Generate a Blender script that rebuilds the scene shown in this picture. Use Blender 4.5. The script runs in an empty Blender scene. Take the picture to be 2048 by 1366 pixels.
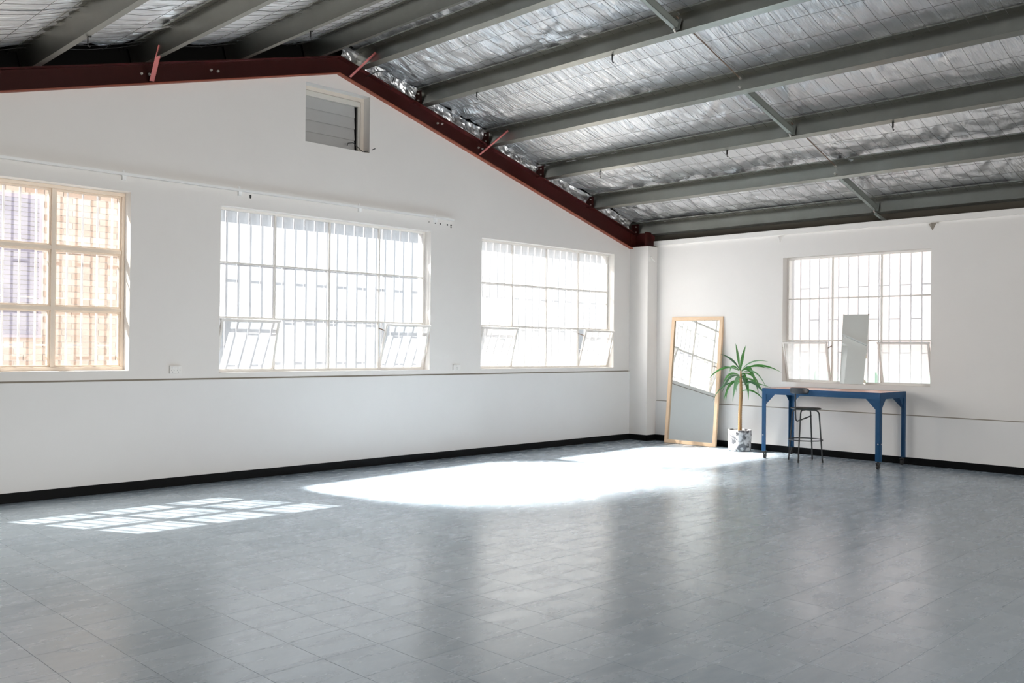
import bpy, bmesh, math, random
from math import sin, cos, pi, radians, sqrt, floor as fl, atan2
from mathutils import Vector, Matrix, noise
from mathutils.geometry import tessellate_polygon

S = bpy.context.scene
COL = S.collection
random.seed(7)

# ------------------------------------------------------------ camera
YAW, PITCH, ROLL, FPX = 0.78493, 0.00606, 0.01022, 1831.7
f = Vector((sin(YAW)*cos(PITCH), cos(YAW)*cos(PITCH), sin(PITCH)))
r = Vector((cos(YAW), -sin(YAW), 0)); u = r.cross(f)
r2 = r*cos(ROLL) + u*sin(ROLL); u2 = -r*sin(ROLL) + u*cos(ROLL)
CAM = Vector((-11.2547, -8.7112, 1.4))
cd = bpy.data.cameras.new('camera'); co = bpy.data.objects.new('camera', cd); COL.objects.link(co)
cd.sensor_width = 36; cd.lens = 36*FPX/2048; cd.clip_start = .05; cd.clip_end = 200
co.matrix_world = Matrix(((r2.x, u2.x, -f.x, CAM.x), (r2.y, u2.y, -f.y, CAM.y), (r2.z, u2.z, -f.z, CAM.z), (0, 0, 0, 1)))
S.camera = co

# ------------------------------------------------------------ light and exposure
S.view_settings.view_transform = 'Standard'; S.view_settings.look = 'None'
S.view_settings.gamma = 1; S.view_settings.use_curve_mapping = False
S.view_settings.exposure = 0.04
S.cycles.use_denoising = True
S.cycles.max_bounces = 14; S.cycles.diffuse_bounces = 8; S.cycles.glossy_bounces = 6
S.cycles.transparent_max_bounces = 16; S.cycles.transmission_bounces = 8
S.cycles.sample_clamp_indirect = 12; S.cycles.caustics_reflective = False
W = bpy.data.worlds.new('sky'); S.world = W; W.use_nodes = True
bg = W.node_tree.nodes['Background']; bg.inputs[0].default_value = (.86, .93, 1, 1); bg.inputs[1].default_value = 2.6
SUN = Vector((.41, -.80, -1)).normalized()          # the way the sunlight travels
sd = bpy.data.lights.new('sun', 'SUN'); sd.energy = 15; sd.angle = .0093; sd.color = (1, .95, .88)
so = bpy.data.objects.new('sun', sd); COL.objects.link(so); so.rotation_euler = SUN.to_track_quat('-Z', 'Y').to_euler()
so.location = (-8, 9, 14)
# portals in the four window openings: they only guide the sky's own light
for n, loc, rot, sx, sy in (('w1', (-8.63, .27, 1.98), (-pi/2, 0, 0), 1.9, 1.7), ('w2', (-5.38, .27, 1.965), (-pi/2, 0, 0), 2.8, 1.7),
                            ('w3', (-1.75, .27, 1.965), (-pi/2, 0, 0), 2.8, 1.7), ('w4', (.53, -3.436, 1.81), (pi/2, 0, pi/2), 2.0, 1.7)):
    a = bpy.data.lights.new('window_portal', 'AREA'); a.shape = 'RECTANGLE'; a.size = sx; a.size_y = sy; a.cycles.is_portal = True
    ao = bpy.data.objects.new('window_portal', a); COL.objects.link(ao); ao.location = loc; ao.rotation_euler = rot
XR0, Y1_ = .237, -14.0
# sunlight scattered forward by the rippled glass of the two large gable windows
for cx_, wx_ in ((-5.376, 2.6), (-2.15, 1.9)):
    for k in range(3):
        a = bpy.data.lights.new('rippled_glass_light', 'AREA'); a.shape = 'RECTANGLE'; a.size = wx_; a.size_y = .36
        a.energy = 300 if cx_ < -3 else 85; a.spread = radians(32 if cx_ < -3 else 18); a.color = (1, .97, .92)
        ao = bpy.data.objects.new('rippled_glass_light', a); COL.objects.link(ao)
        zc = 1.11 + .57*(k + .5)
        ao.location = Vector((cx_, -.06 - (.1 if k == 0 else 0), zc)) + Vector((.41, -.80, -1))*.31
        z = -SUN; x = Vector((1, 0, 0)); x = (x - z*x.dot(z)).normalized(); y = z.cross(x)
        ao.matrix_world = Matrix.Translation(ao.location) @ Matrix((x, y, z)).transposed().to_4x4()
        ao.visible_camera = False; ao.visible_glossy = False
# added unseen lamps: wide daylight fill at the windows and from behind the camera
for loc, rz, sx, sy, en, cl in (((-8.64, -.06, 1.98), 0, 1.8, 1.6, 110, (1, .93, .84)), ((-5.376, -.16, 1.965), 0, 2.7, 1.7, 60, (.97, .98, 1)), ((-1.752, -.16, 1.965), 0, 2.7, 1.7, 45, (.97, .98, 1)), ((XR0-.16, -3.436, 1.81), -pi/2, 1.95, 1.65, 16, (1, .94, .95)), ((-8.6, Y1_+.12, 1.95), pi, 5.0, 2.3, 620, (1, .945, .88))):
    a = bpy.data.lights.new('daylight_fill', 'AREA'); a.shape = 'RECTANGLE'; a.size = sx; a.size_y = sy; a.energy = en; a.color = cl
    ao = bpy.data.objects.new('daylight_fill', a); COL.objects.link(ao); ao.location = loc; ao.rotation_euler = (-pi/2, 0, rz)
    ao.visible_camera = False; ao.visible_glossy = en > 300

# ------------------------------------------------------------ helpers
def mat(name, col=(.8, .8, .8), rough=.6, metal=0, spec=.5, bump=0, bscale=40, var=0, vscale=3, coat=0):
    m = bpy.data.materials.new(name); m.use_nodes = True; nt = m.node_tree; N = nt.nodes; L = nt.links
    b = N['Principled BSDF']; b.inputs['Base Color'].default_value = (*col, 1)
    b.inputs['Roughness'].default_value = rough; b.inputs['Metallic'].default_value = metal
    b.inputs['Specular IOR Level'].default_value = spec; b.inputs['Coat Weight'].default_value = coat
    tc = N.new('ShaderNodeTexCoord'); m['tc'] = tc.name
    if var:
        t = N.new('ShaderNodeTexNoise'); t.inputs['Scale'].default_value = vscale; t.inputs['Detail'].default_value = 6
        t.inputs['Roughness'].default_value = .65
        L.new(tc.outputs['Object'], t.inputs['Vector'])
        mx = N.new('ShaderNodeMix'); mx.data_type = 'RGBA'
        mx.inputs[6].default_value = (*[c*(1-var) for c in col], 1); mx.inputs[7].default_value = (*[min(1, c*(1+var*.6)) for c in col], 1)
        L.new(t.outputs['Fac'], mx.inputs[0]); L.new(mx.outputs[2], b.inputs['Base Color'])
    if bump:
        t = N.new('ShaderNodeTexNoise'); t.inputs['Scale'].default_value = bscale; t.inputs['Detail'].default_value = 5
        L.new(tc.outputs['Object'], t.inputs['Vector'])
        bp = N.new('ShaderNodeBump'); bp.inputs['Strength'].default_value = bump; bp.inputs['Distance'].default_value = .01
        L.new(t.outputs['Fac'], bp.inputs['Height']); L.new(bp.outputs[0], b.inputs['Normal'])
    return m

class MB:
    def __init__(s): s.v = []; s.f = []
    def add(s, vs, fs):
        n = len(s.v); s.v += [tuple(p) for p in vs]; s.f += [tuple(i+n for i in q) for q in fs]; return s
    def box(s, x0, x1, y0, y1, z0, z1, M=None):
        vs = [Vector((x, y, z)) for z in (z0, z1) for y in (y0, y1) for x in (x0, x1)]
        if M: vs = [M @ p for p in vs]
        return s.add(vs, [(0, 2, 3, 1), (4, 5, 7, 6), (0, 1, 5, 4), (2, 6, 7, 3), (0, 4, 6, 2), (1, 3, 7, 5)])
    def prism(s, pts, axis, a, b):
        """closed polygon pts (2D) extruded along axis between a and b"""
        def P(p, c):
            return {0: (c, p[0], p[1]), 1: (p[0], c, p[1]), 2: (p[0], p[1], c)}[axis]
        n = len(pts); vs = [P(p, a) for p in pts] + [P(p, b) for p in pts]
        fs = [tuple(range(n)), tuple(range(2*n-1, n-1, -1))] + [(i, i+n, (i+1) % n+n, (i+1) % n) for i in range(n)]
        return s.add(vs, fs)
    def tube(s, pts, rad, n=8, cap=True, flat=1):
        pts = [Vector(p) for p in pts]; rads = rad if isinstance(rad, (list, tuple)) else [rad]*len(pts)
        vs = []; prev = None
        for i, p in enumerate(pts):
            t = (pts[min(i+1, len(pts)-1)] - pts[max(i-1, 0)]).normalized()
            if prev is None:
                prev = t.orthogonal().normalized()
                if n == 4: prev = (Vector((1, 1, 0)) if abs(t.z) > .9 else Vector((0, 0, 1)).cross(t).normalized() + Vector((0, 0, 1))).normalized()
            a = (prev - t*prev.dot(t)).normalized(); b = t.cross(a); prev = a
            vs += [p + (a*cos(2*pi*k/n) + b*sin(2*pi*k/n)*flat)*rads[i] for k in range(n)]
        fs = [(i*n+k, i*n+(k+1) % n, (i+1)*n+(k+1) % n, (i+1)*n+k) for i in range(len(pts)-1) for k in range(n)]
        if cap: fs += [tuple(range(n-1, -1, -1)), tuple((len(pts)-1)*n+k for k in range(n))]
        return s.add(vs, fs)
    def lathe(s, prof, c=(0, 0, 0), n=32, wob=0):
        vs = []
        for j, (rr, z) in enumerate(prof):
            for k in range(n):
                a = 2*pi*k/n; q = rr*(1 + wob*noise.noise(Vector((cos(a)*1.5, sin(a)*1.5, z*6))))
                vs.append((c[0]+q*cos(a), c[1]+q*sin(a), c[2]+z))
        fs = [(j*n+k, j*n+(k+1) % n, (j+1)*n+(k+1) % n, (j+1)*n+k) for j in range(len(prof)-1) for k in range(n)]
        return s.add(vs, fs)
    def holed(s, outer, holes, axis, a, b):
        def P(p, c):
            return Vector({0: (c, p[0], p[1]), 1: (p[0], c, p[1]), 2: (p[0], p[1], c)}[axis])
        loops = [outer] + holes; flat = [p for l in loops for p in l]
        tris = tessellate_polygon([[Vector((p[0], p[1], 0)) for p in l] for l in loops])
        n = len(flat); vs = [P(p, a) for p in flat] + [P(p, b) for p in flat]
        fs = [tuple(t) for t in tris] + [tuple(i+n for i in reversed(t)) for t in tris]
        o = 0
        for l in loops:
            m = len(l)
            fs += [(o+i, o+(i+1) % m, o+(i+1) % m+n, o+i+n) for i in range(m)]; o += m
        return s.add(vs, fs)
    def build(s, name, m, parent=None, smooth=False, bevel=0, seg=2, recalc=True):
        me = bpy.data.meshes.new(name); me.from_pydata(s.v, [], s.f)
        if recalc:
            bm = bmesh.new(); bm.from_mesh(me); bmesh.ops.recalc_face_normals(bm, faces=bm.faces); bm.to_mesh(me); bm.free()
        me.materials.append(m)
        if smooth: me.polygons.foreach_set('use_smooth', [True]*len(me.polygons))
        o = bpy.data.objects.new(name, me); COL.objects.link(o)
        if parent: o.parent = parent
        if bevel:
            mo = o.modifiers.new('bevel', 'BEVEL'); mo.width = bevel; mo.segments = seg; mo.limit_method = 'ANGLE'
        return o

def empty(name, loc=(0, 0, 0), parent=None):
    o = bpy.data.objects.new(name, None); COL.objects.link(o); o.location = loc; o.empty_display_size = .1
    if parent: o.parent = parent
    return o
def tag(o, label, cat, group=None):
    o['label'] = label; o['category'] = cat
    if group: o['group'] = group
    return o
def struct(o): o['kind'] = 'structure'; return o
def stuff(o): o['kind'] = 'stuff'; return o
def shared(o, name, loc, parent):
    c = o.copy(); c.name = name; COL.objects.link(c); c.location = loc; c.parent = parent; return c

# ------------------------------------------------------------ materials
M_wall = mat('wall_paint', (.81, .785, .755), .75, spec=.25, bump=.18, bscale=9, var=.05, vscale=1.3)
M_dado = mat('dado_paint', (.80, .795, .785), .6, spec=.3, bump=.15, bscale=7, var=.05, vscale=1.1)
M_trim = mat('white_trim', (.82, .80, .77), .5)
M_black = mat('black_vinyl', (.003, .0035, .004), .6, spec=.12)
M_groove = mat('brown_grey_joint', (.30, .27, .23), .9)  # brown-grey, darker than the wall paint
M_purlin = mat('galvanised_purlin', (.30, .30, .27), .33, metal=.92, var=.15, vscale=6)
M_red = mat('red_oxide', (.030, .004, .003), .6, spec=.15, var=.3, vscale=5)
M_flange = mat('orange_flange', (.22, .048, .02), .6, var=.35, vscale=8)  # brighter orange than the rest of the rafter
M_redlight = mat('red_brace', (.45, .13, .12), .6, var=.1)
M_dark = mat('dark_void', (.005, .005, .005), .95, spec=.1)
M_rod = mat('rusty_rod', (.16, .11, .08), .6, metal=.4)
M_bridge = mat('bridging_steel', (.22, .24, .22), .5, metal=.3)
M_wire = mat('mesh_wire', (.10, .10, .10), .6, metal=.5)
M_cream = mat('cream_frame', (.82, .70, .58), .45, var=.06, vscale=8)
M_steelw = mat('white_steel_frame', (.80, .77, .73), .45, var=.05, vscale=12)
M_bar = mat('white_grille', (.80, .80, .84), .5)
M_bolt = mat('zinc_bolt', (.55, .52, .48), .4, metal=.7)
M_blackp = mat('black_plastic', (.01, .01, .01), .5)
M_conduit = mat('conduit_white', (.88, .88, .87), .4)
M_slat = mat('louvre_slat', (.50, .50, .49), .45, metal=.2, var=.08, vscale=4)
M_conc = mat('outside_concrete', (.45, .43, .40), .9, var=.15)
M_roof = mat('roof_sheet', (.35, .36, .36), .6)

def floor_mat(name):
    m = mat(name, (.3, .3, .3), .24, spec=1.0); nt = m.node_tree; N = nt.nodes; L = nt.links; b = N['Principled BSDF']
    g = N.new('ShaderNodeNewGeometry')
    # one random value per tile
    sub = N.new('ShaderNodeVectorMath'); sub.operation = 'ADD'; sub.inputs[1].default_value = (9.555+30.5, 6.45+30.5, 0)
    sc = N.new('ShaderNodeVectorMath'); sc.operation = 'SCALE'; sc.inputs['Scale'].default_value = 1/.305
    flr = N.new('ShaderNodeVectorMath'); flr.operation = 'FLOOR'
    wn = N.new('ShaderNodeTexWhiteNoise'); wn.noise_dimensions = '3D'
    L.new(g.outputs['Position'], sub.inputs[0]); L.new(sub.outputs[0], sc.inputs[0]); L.new(sc.outputs[0], flr.inputs[0])
    zz = N.new('ShaderNodeVectorMath'); zz.operation = 'MULTIPLY'; zz.inputs[1].default_value = (1, 1, 0)
    L.new(flr.outputs[0], zz.inputs[0]); L.new(zz.outputs[0], wn.inputs['Vector'])
    # marbling, stretched one way or the other per tile
    n1 = N.new('ShaderNodeTexNoise'); n1.inputs['Scale'].default_value = 1.6; n1.inputs['Detail'].default_value = 5; n1.inputs['Roughness'].default_value = .55
    mp = N.new('ShaderNodeMapping'); mp.inputs['Scale'].default_value = (2.2, 6, 1); mp.inputs['Rotation'].default_value = (0, 0, .25)
    L.new(g.outputs['Position'], mp.inputs[0]); L.new(mp.outputs[0], n1.inputs['Vector'])
    n2 = N.new('ShaderNodeTexNoise'); n2.inputs['Scale'].default_value = .7; n2.inputs['Detail'].default_value = 5
    L.new(g.outputs['Position'], n2.inputs['Vector'])
    cr = N.new('ShaderNodeValToRGB'); e = cr.color_ramp.elements
    e[0].position = .25; e[0].color = (.215, .275, .33, 1); e[1].position = .8; e[1].color = (.37, .437, .50, 1)
    ma = N.new('ShaderNodeMath'); ma.operation = 'MULTIPLY_ADD'; ma.inputs[1].default_value = .22
    mb = N.new('ShaderNodeMath'); mb.operation = 'MULTIPLY_ADD'; mb.inputs[1].default_value = .55; mb.inputs[2].default_value = .0
    mc = N.new('ShaderNodeMath'); mc.operation = 'MULTIPLY_ADD'; mc.inputs[1].default_value = .35
    L.new(n1.outputs['Fac'], mb.inputs[0]); L.new(mb.outputs[0], mc.inputs[2]); L.new(n2.outputs['Fac'], mc.inputs[0])
    L.new(wn.outputs['Value'], ma.inputs[0]); L.new(mc.outputs[0], ma.inputs[2])
    L.new(ma.outputs[0], cr.inputs[0])
    L.new(cr.outputs[0], b.inputs['Base Color'])
    rr = N.new('ShaderNodeMapRange'); rr.inputs[1].default_value = .3; rr.inputs[2].default_value = .7; rr.inputs[3].default_value = .21; rr.inputs[4].default_value = .31
    L.new(n1.outputs['Fac'], rr.inputs[0]); L.new(rr.outputs[0], b.inputs['Roughness'])
    bp = N.new('ShaderNodeBump'); bp.inputs['Strength'].default_value = .35; bp.inputs['Distance'].default_value = .0025
    n4 = N.new('ShaderNodeTexNoise'); n4.inputs['Scale'].default_value = 6; n4.inputs['Detail'].default_value = 3
    L.new(g.outputs['Position'], n4.inputs['Vector']); L.new(n4.outputs['Fac'], bp.inputs['Height']); L.new(bp.outputs[0], b.inputs['Normal'])
    return m
M_floor = floor_mat('vinyl_tile')
M_joint = mat('tile_joint', (.22, .27, .32), .5)

def foil_mat():
    m = mat('silver_foil', (.90, .91, .93), .30, metal=.9); nt = m.node_tree; N = nt.nodes; L = nt.links; b = N['Principled BSDF']
    g = N.new('ShaderNodeNewGeometry')
    mp = N.new('ShaderNodeMapping'); mp.inputs['Scale'].default_value = (1.2, 7, 1.2)
    L.new(g.outputs['Position'], mp.inputs[0])
    n1 = N.new('ShaderNodeTexNoise'); n1.inputs['Scale'].default_value = 3.2; n1.inputs['Detail'].default_value = 6; n1.inputs['Distortion'].default_value = 1.2
    L.new(mp.outputs[0], n1.inputs['Vector'])
    n2 = N.new('ShaderNodeTexVoronoi'); n2.inputs['Scale'].default_value = 9; n2.feature = 'F1'
    L.new(g.outputs['Position'], n2.inputs['Vector'])
    n3 = N.new('ShaderNodeTexNoise'); n3.inputs['Scale'].default_value = 60; n3.inputs['Detail'].default_value = 2
    mp3 = N.new('ShaderNodeMapping'); mp3.inputs['Scale'].default_value = (1, 4, 1)
    L.new(g.outputs['Position'], mp3.inputs[0]); L.new(mp3.outputs[0], n3.inputs['Vector'])
    a = N.new('ShaderNodeMath'); a.operation = 'MULTIPLY_ADD'; a.inputs[1].default_value = .12
    L.new(n2.outputs['Distance'], a.inputs[0]); L.new(n1.outputs['Fac'], a.inputs[2])
    c = N.new('ShaderNodeMath'); c.operation = 'MULTIPLY_ADD'; c.inputs[1].default_value = .05
    L.new(n3.outputs['Fac'], c.inputs[0]); L.new(a.outputs[0], c.inputs[2])
    bp = N.new('ShaderNodeBump'); bp.inputs['Strength'].default_value = .8; bp.inputs['Distance'].default_value = .027
    L.new(c.outputs[0], bp.inputs['Height']); L.new(bp.outputs[0], b.inputs['Normal'])
    return m
M_foil = foil_mat()

def glass_mat(name, haze, tint=(1, 1, 1), hcol=(.9, .9, .9), rough=0.0, dirt=0.0):
    """thin dirty glass: clear part + a milky part that catches the sun + a reflection"""
    m = bpy.data.materials.new(name); m.use_nodes = True; nt = m.node_tree; N = nt.nodes; L = nt.links
    N.remove(N['Principled BSDF']); out = N['Material Output']
    t = N.new('ShaderNodeBsdfTransparent'); t.inputs[0].default_value = (*tint, 1)
    tl = N.new('ShaderNodeBsdfTranslucent'); tl.inputs[0].default_value = (*hcol, 1)
    mx = N.new('ShaderNodeMixShader'); mx.inputs[0].default_value = haze
    if dirt:
        g = N.new('ShaderNodeNewGeometry'); n = N.new('ShaderNodeTexNoise'); n.inputs['Scale'].default_value = 5; n.inputs['Detail'].default_value = 6
        L.new(g.outputs['Position'], n.inputs['Vector'])
        mr = N.new('ShaderNodeMapRange'); mr.inputs[1].default_value = .3; mr.inputs[2].default_value = .7
        mr.inputs[3].default_value = haze-dirt; mr.inputs[4].default_value = haze+dirt
        L.new(n.outputs['Fac'], mr.inputs[0]); L.new(mr.outputs[0], mx.inputs[0])
    L.new(t.outputs[0], mx.inputs[1]); L.new(tl.outputs[0], mx.inputs[2])
    gl = N.new('ShaderNodeBsdfGlossy'); gl.inputs['Roughness'].default_value = rough+.02
    fr = N.new('ShaderNodeFresnel'); fr.inputs[0].default_value = 1.45
    sc = N.new('ShaderNodeMath'); sc.operation = 'MULTIPLY'; sc.inputs[1].default_value = .7; L.new(fr.outputs[0], sc.inputs[0])
    m2 = N.new('ShaderNodeMixShader'); L.new(sc.outputs[0], m2.inputs[0]); L.new(mx.outputs[0], m2.inputs[1]); L.new(gl.outputs[0], m2.inputs[2])
    L.new(m2.outputs[0], out.inputs[0]); return m
G_clear = glass_mat('dusty_clear_glass', .13, dirt=.04)
G_frost = glass_mat('rippled_glass', .32, (.72, .74, .76), (.85, .88, .92), dirt=.05)
G_frost3 = glass_mat('bright_rippled_glass', .55, (.8, .8, .8), (.97, .96, .95), dirt=.05)
G_side = glass_mat('side_window_glass', .14, dirt=.04)
G_sidefrost = glass_mat('side_hopper_glass', .5, dirt=.12)

# ------------------------------------------------------------ room shell
XR, X0, Y1 = .237, -12.4, -14.0
RT = lambda x: 4.653 - .2733*(x+5.378) if x > -5.378 else 4.653 + .262*(x+5.378)      # top of rafter
RB = lambda x: 4.457 - .2832*(x+5.4) if x > -5.4 else 4.457 + .2668*(x+5.4)           # underside of rafter
PD = .19                                                                             # purlin depth
# floor tiles
floor_o = struct(MB().box(X0, XR+.3, Y1, .3, -.12, -.003).build('floor', M_joint))
T = .305; ox, oy = -9.555, -6.45
def tile_mb(mb, cx, cy, g=.0004, ch=.0009):
    a = T/2-g; b = a-ch
    vs = [(cx+sx*a, cy+sy*a, -.0032) for sx, sy in ((-1, -1), (1, -1), (1, 1), (-1, 1))] + [(cx+sx*a, cy+sy*a, -ch*.6) for sx, sy in ((-1, -1), (1, -1), (1, 1), (-1, 1))] + \
         [(cx+sx*b, cy+sy*b, 0) for sx, sy in ((-1, -1), (1, -1), (1, 1), (-1, 1))]
    fs = [(8, 9, 10, 11)] + [(i, (i+1) % 4, (i+1) % 4+4, i+4) for i in range(4)] + [(i+4, (i+1) % 4+4, (i+1) % 4+8, i+8) for i in range(4)]
    mb.add(vs, fs)
tiles = []
for i in range(-10, 34):
    for j in range(-26, 24):
        cx, cy = ox+(i+.5)*T, oy+(j+.5)*T
        if cx < X0+T/2 or cx > XR+T/2 or cy < Y1+T/2 or cy > T/2: continue
        d = Vector((cx, cy, 0))-CAM; dz = d.dot(f)
        inview = dz > .5 and abs(d.dot(r2)/dz) < 1060/FPX and -d.dot(u2)/dz < 720/FPX
        tiles.append((0 if inview else 1, d.length, cx, cy))
tiles.sort()
tm = MB(); tile_mb(tm, 0, 0); proto = tm.build('floor_tile', M_floor, floor_o, recalc=False); proto.location = (tiles[0][2], tiles[0][3], 0)
for _, _, cx, cy in tiles[1:300]: shared(proto, 'floor_tile', (cx, cy, 0), floor_o)
tm = MB()
for _, _, cx, cy in tiles[300:]: tile_mb(tm, cx, cy)
stuff(tm.build('floor_tile', M_floor, floor_o, recalc=False))

# gable wall (the long wall on the left)
def rect(a, b, c, d): return [(a, c), (b, c), (b, d), (a, d)]
W1 = (-9.60, -7.684, 1.14, 2.835); W2 = (-6.767, -3.985, 1.11, 2.82); W3 = (-3.123, -.382, 1.11, 2.82); VT = (-5.786, -4.925, 3.636, 4.288)
ZG = 1.057
xs = [X0]+[-5.4]+[XR+.25]
outer = [(X0, ZG), (XR+.25, ZG), (XR+.25, RB(.1)), (0, RB(0)), (-5.4, 4.457), (X0, RB(X0))]
wl = struct(MB().holed(outer, [rect(*W1), rect(*W2), rect(*W3), rect(*VT)], 1, 0, .25).build('wall_left', M_wall))
MB().box(X0, XR+.2, -.013, .25, 0, 1.042).build('lower_wall', M_dado, wl, bevel=.004)
MB().box(X0, XR+.2, .012, .25, 1.042, 1.057).build('wall_joint', M_groove, wl)
# little dark fixing holes under the rail
for x, z, s_ in ((-6.44, 2.953, .012), (-4.02, 2.93, .006), (-3.92, 2.925, .007), (-3.84, 2.925, .010), (-3.72, 2.925, .011), (-3.66, 2.925, .012), (-6.44, 2.935, .010), (-3.66, 2.90, .009)):
    MB().tube([(x, .002, z), (x, -.004, z)], s_, 8).build('fixing_hole', M_blackp, wl)
# near-black sheet standing in for the unlit void above the rafter; outer roof
struct(MB().prism([(X0, RB(X0)-.02), (-5.4, 4.437), (XR+.4, 2.90), (XR+.4, 3.6), (-5.4, 5.05), (X0, 3.25)], 1, .251, .29).build('trim_1', M_dark))
ro = MB()
ro.prism([(-5.38, 5.0), (XR+.6, 3.46), (XR+.6, 3.50), (-5.38, 5.05)], 1, Y1-.3, .34)
ro.prism([(-5.38, 5.0), (X0-.5, 3.18), (X0-.5, 3.22), (-5.38, 5.05)], 1, Y1-.3, .34)
struct(ro.build('roof', M_roof))
# right wall
YW = (-4.421, -2.45, .964, 2.66)
wr = struct(MB().holed([(Y1, .612), (.25, .612), (.25, 3.04), (Y1, 3.04)], [[(YW[0], YW[2]), (YW[1], YW[2]), (YW[1], YW[3]), (YW[0], YW[3])]], 0, XR, XR+.25).build('wall_right', M_wall))
MB().box(XR-.008, XR+.25, Y1, .25, 0, .600).build('lower_wall', M_dado, wr, bevel=.003)
MB().box(XR+.006, XR+.25, Y1, .25, .600, .612).build('wall_joint', M_groove, wr)
struct(MB().box(XR-.035, XR+.28, Y1, -.20, 2.972, 3.045).build('trim_2', M_trim, bevel=.004))
struct(MB().box(XR+.09, XR+.15, Y1, .2, 3.045, 3.45).build('trim_3', mat('dark_eave', (.08, .072, .058), .8, spec=.2)))  # eave member in a dark brown tone
# pier in the corner
pier = struct(MB().box(0, XR+.01, -.3445, .1, 0, 2.955).build('trim_4', M_wall, bevel=.006))
MB().box(.02, .06, -.352, -.342, 2.72, 2.83).build('plaster_patch', M_trim, pier, bevel=.004)
MB().tube([(.05, -.352, 2.80), (.05, -.375, 2.785), (.06, -.40, 2.74), (.09, -.41, 2.725)], .009, 8).build('hook', M_trim, pier, smooth=True)
# unseen sides of the room
struct(MB().box(X0-.2, X0, Y1, .25, 0, 3.3).build('wall_west', mat('low_bounce_wall', (.16, .15, .14), .9)))  # unseen; kept dark so little light bounces onto the purlin webs
struct(MB().holed([(X0, 0), (XR+.25, 0), (XR+.25, 3.3), (-5.38, 4.95), (X0, 3.1)], [rect(-11.05, -3.95, .78, 3.12)], 1, Y1-.2, Y1).build('wall_back', M_wall))  # opening made for the added window bank
# skirting
def skirt(name, mbx): return struct(mbx.build(name, M_black, bevel=.003))
skirt('baseboard_left', MB().box(X0, 0, -.019, -.008, 0, .088))
skirt('baseboard_pier', MB().box(-.006, .004, -.3505, -.013, 0, .088).box(-.006, XR-.008, -.3505, -.342, 0, .088))
skirt('baseboard_right', MB().box(XR-.014, XR-.006, Y1, -.35, 0, .088))

# ------------------------------------------------------------ roof steel
def rafter(x0, x1, label):
    o = empty('rafter', (x0, 0, RB(x0))); tag(o, label, 'beam', 'red steel rafters'); 
    def q(za, zb, y0, y1):
        L = Vector(o.location)
        return MB().prism([(x0-L.x, za(x0)-L.z), (x1-L.x, za(x1)-L.z), (x1-L.x, zb(x1)-L.z), (x0-L.x, zb(x0)-L.z)], 1, y0, y1)
    q(lambda x: RB(x)+.01, lambda x: RT(x)-.01, -.006, .004).build('web', M_red, o)
    q(RB, lambda x: RB(x)+.012, -.062, .08).build('bottom_flange', M_flange, o)
    q(lambda x: RT(x)-.012, RT, -.08, .08).build('top_flange', M_red, o)
    return o
rr_ = rafter(-5.39, .10, 'dark red steel rafter sloping down to the right corner pier')
rl_ = rafter(-5.39, X0, 'dark red steel rafter running down to the left above the timber window')
def bolt(o, x, z):
    L = o.location
    MB().tube([(x-L.x, -.006, z-L.z), (x-L.x, -.022, z-L.z)], .013, 6).tube([(x-L.x, -.02, z-L.z), (x-L.x, -.035, z-L.z)], .007, 6).build('bolt', M_bolt, o)
for x, z in ((-7.605, 3.975), (-7.531, 3.985), (-6.90, 4.165), (-6.825, 4.17)): bolt(rl_, x, z)
for x, z in ((-3.911, 4.165), (-3.836, 4.17), (-3.214, 3.975), (-3.15, 3.97)): bolt(rr_, x, z)
# knee stub on the pier
kn = MB().box(.0, .225, -.30, -.28, 2.956, 3.17).box(.0, .225, -.03, -.01, 2.956, 3.17).box(.11, .12, -.30, -.01, 2.956, 3.17).box(-.02, .235, -.32, 0, 2.956, 2.966)
tag(kn.build('column_stub', M_red), 'dark red steel stub standing on top of the corner pier', 'column')

PR = [(-5.13, 'first'), (-4.21, 'second'), (-3.08, 'third'), (-2.03, 'fourth'), (-.96, 'fifth'), (.13, 'lowest')]
PL = [(-5.67, 'first'), (-6.61, 'second'), (-7.60, 'third'), (-8.59, 'fourth'), (-9.58, 'fifth'), (-10.57, 'sixth'), (-11.56, 'seventh')]
def purlin(x, label):
    z = RT(x); o = MB()
    t = .004; s_ = -.2733 if x > -5.4 else .262
    n = Vector((-s_, 1)).normalized(); tdir = Vector((1, s_)).normalized()      # normal and downhill direction in (x,z)
    def P(a, b): return (tdir.x*a + n.x*b, tdir.y*a + n.y*b)
    fw = .078
    prof = [P(-fw, PD-.016), P(-fw+t, PD-.016), P(-fw+t, PD-t), P(0, PD-t), P(0, 0), P(fw, 0), P(fw, .018), P(fw-t, .018), P(fw-t, t), P(t, t), P(t, PD), P(-fw, PD)]
    o.prism(prof, 1, Y1-z*0, .2)
    ob = o.build('purlin', M_purlin); ob.location = (x, 0, z)
    return tag(ob, label, 'purlin', 'galvanised roof purlins')
for x, n in PR: purlin(x, n+' galvanised purlin right of the roof ridge' if n != 'lowest' else 'lowest galvanised purlin, just above the right wall')
for x, n in PL: purlin(x, n+' galvanised purlin left of the roof ridge')
# cleats on the rafter
for k, (x, n) in enumerate(PR[1:]):
    z = RT(x); c = MB().box(-.012, -.004, -.07, .07, 0, .17).box(-.09, -.012, -.07, .07, 0, .008)
    o = c.build('purlin_cleat', M_red); o.location = (x, 0, z)
    for zz in (.05, .13): MB().tube([(-.012, -.03, zz), (-.03, -.03, zz)], .009, 6).build('bolt', M_bolt, o)
    tag(o, 'small dark red cleat fixing the %s purlin right of the ridge to the rafter' % n, 'bracket', 'purlin cleats')
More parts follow.
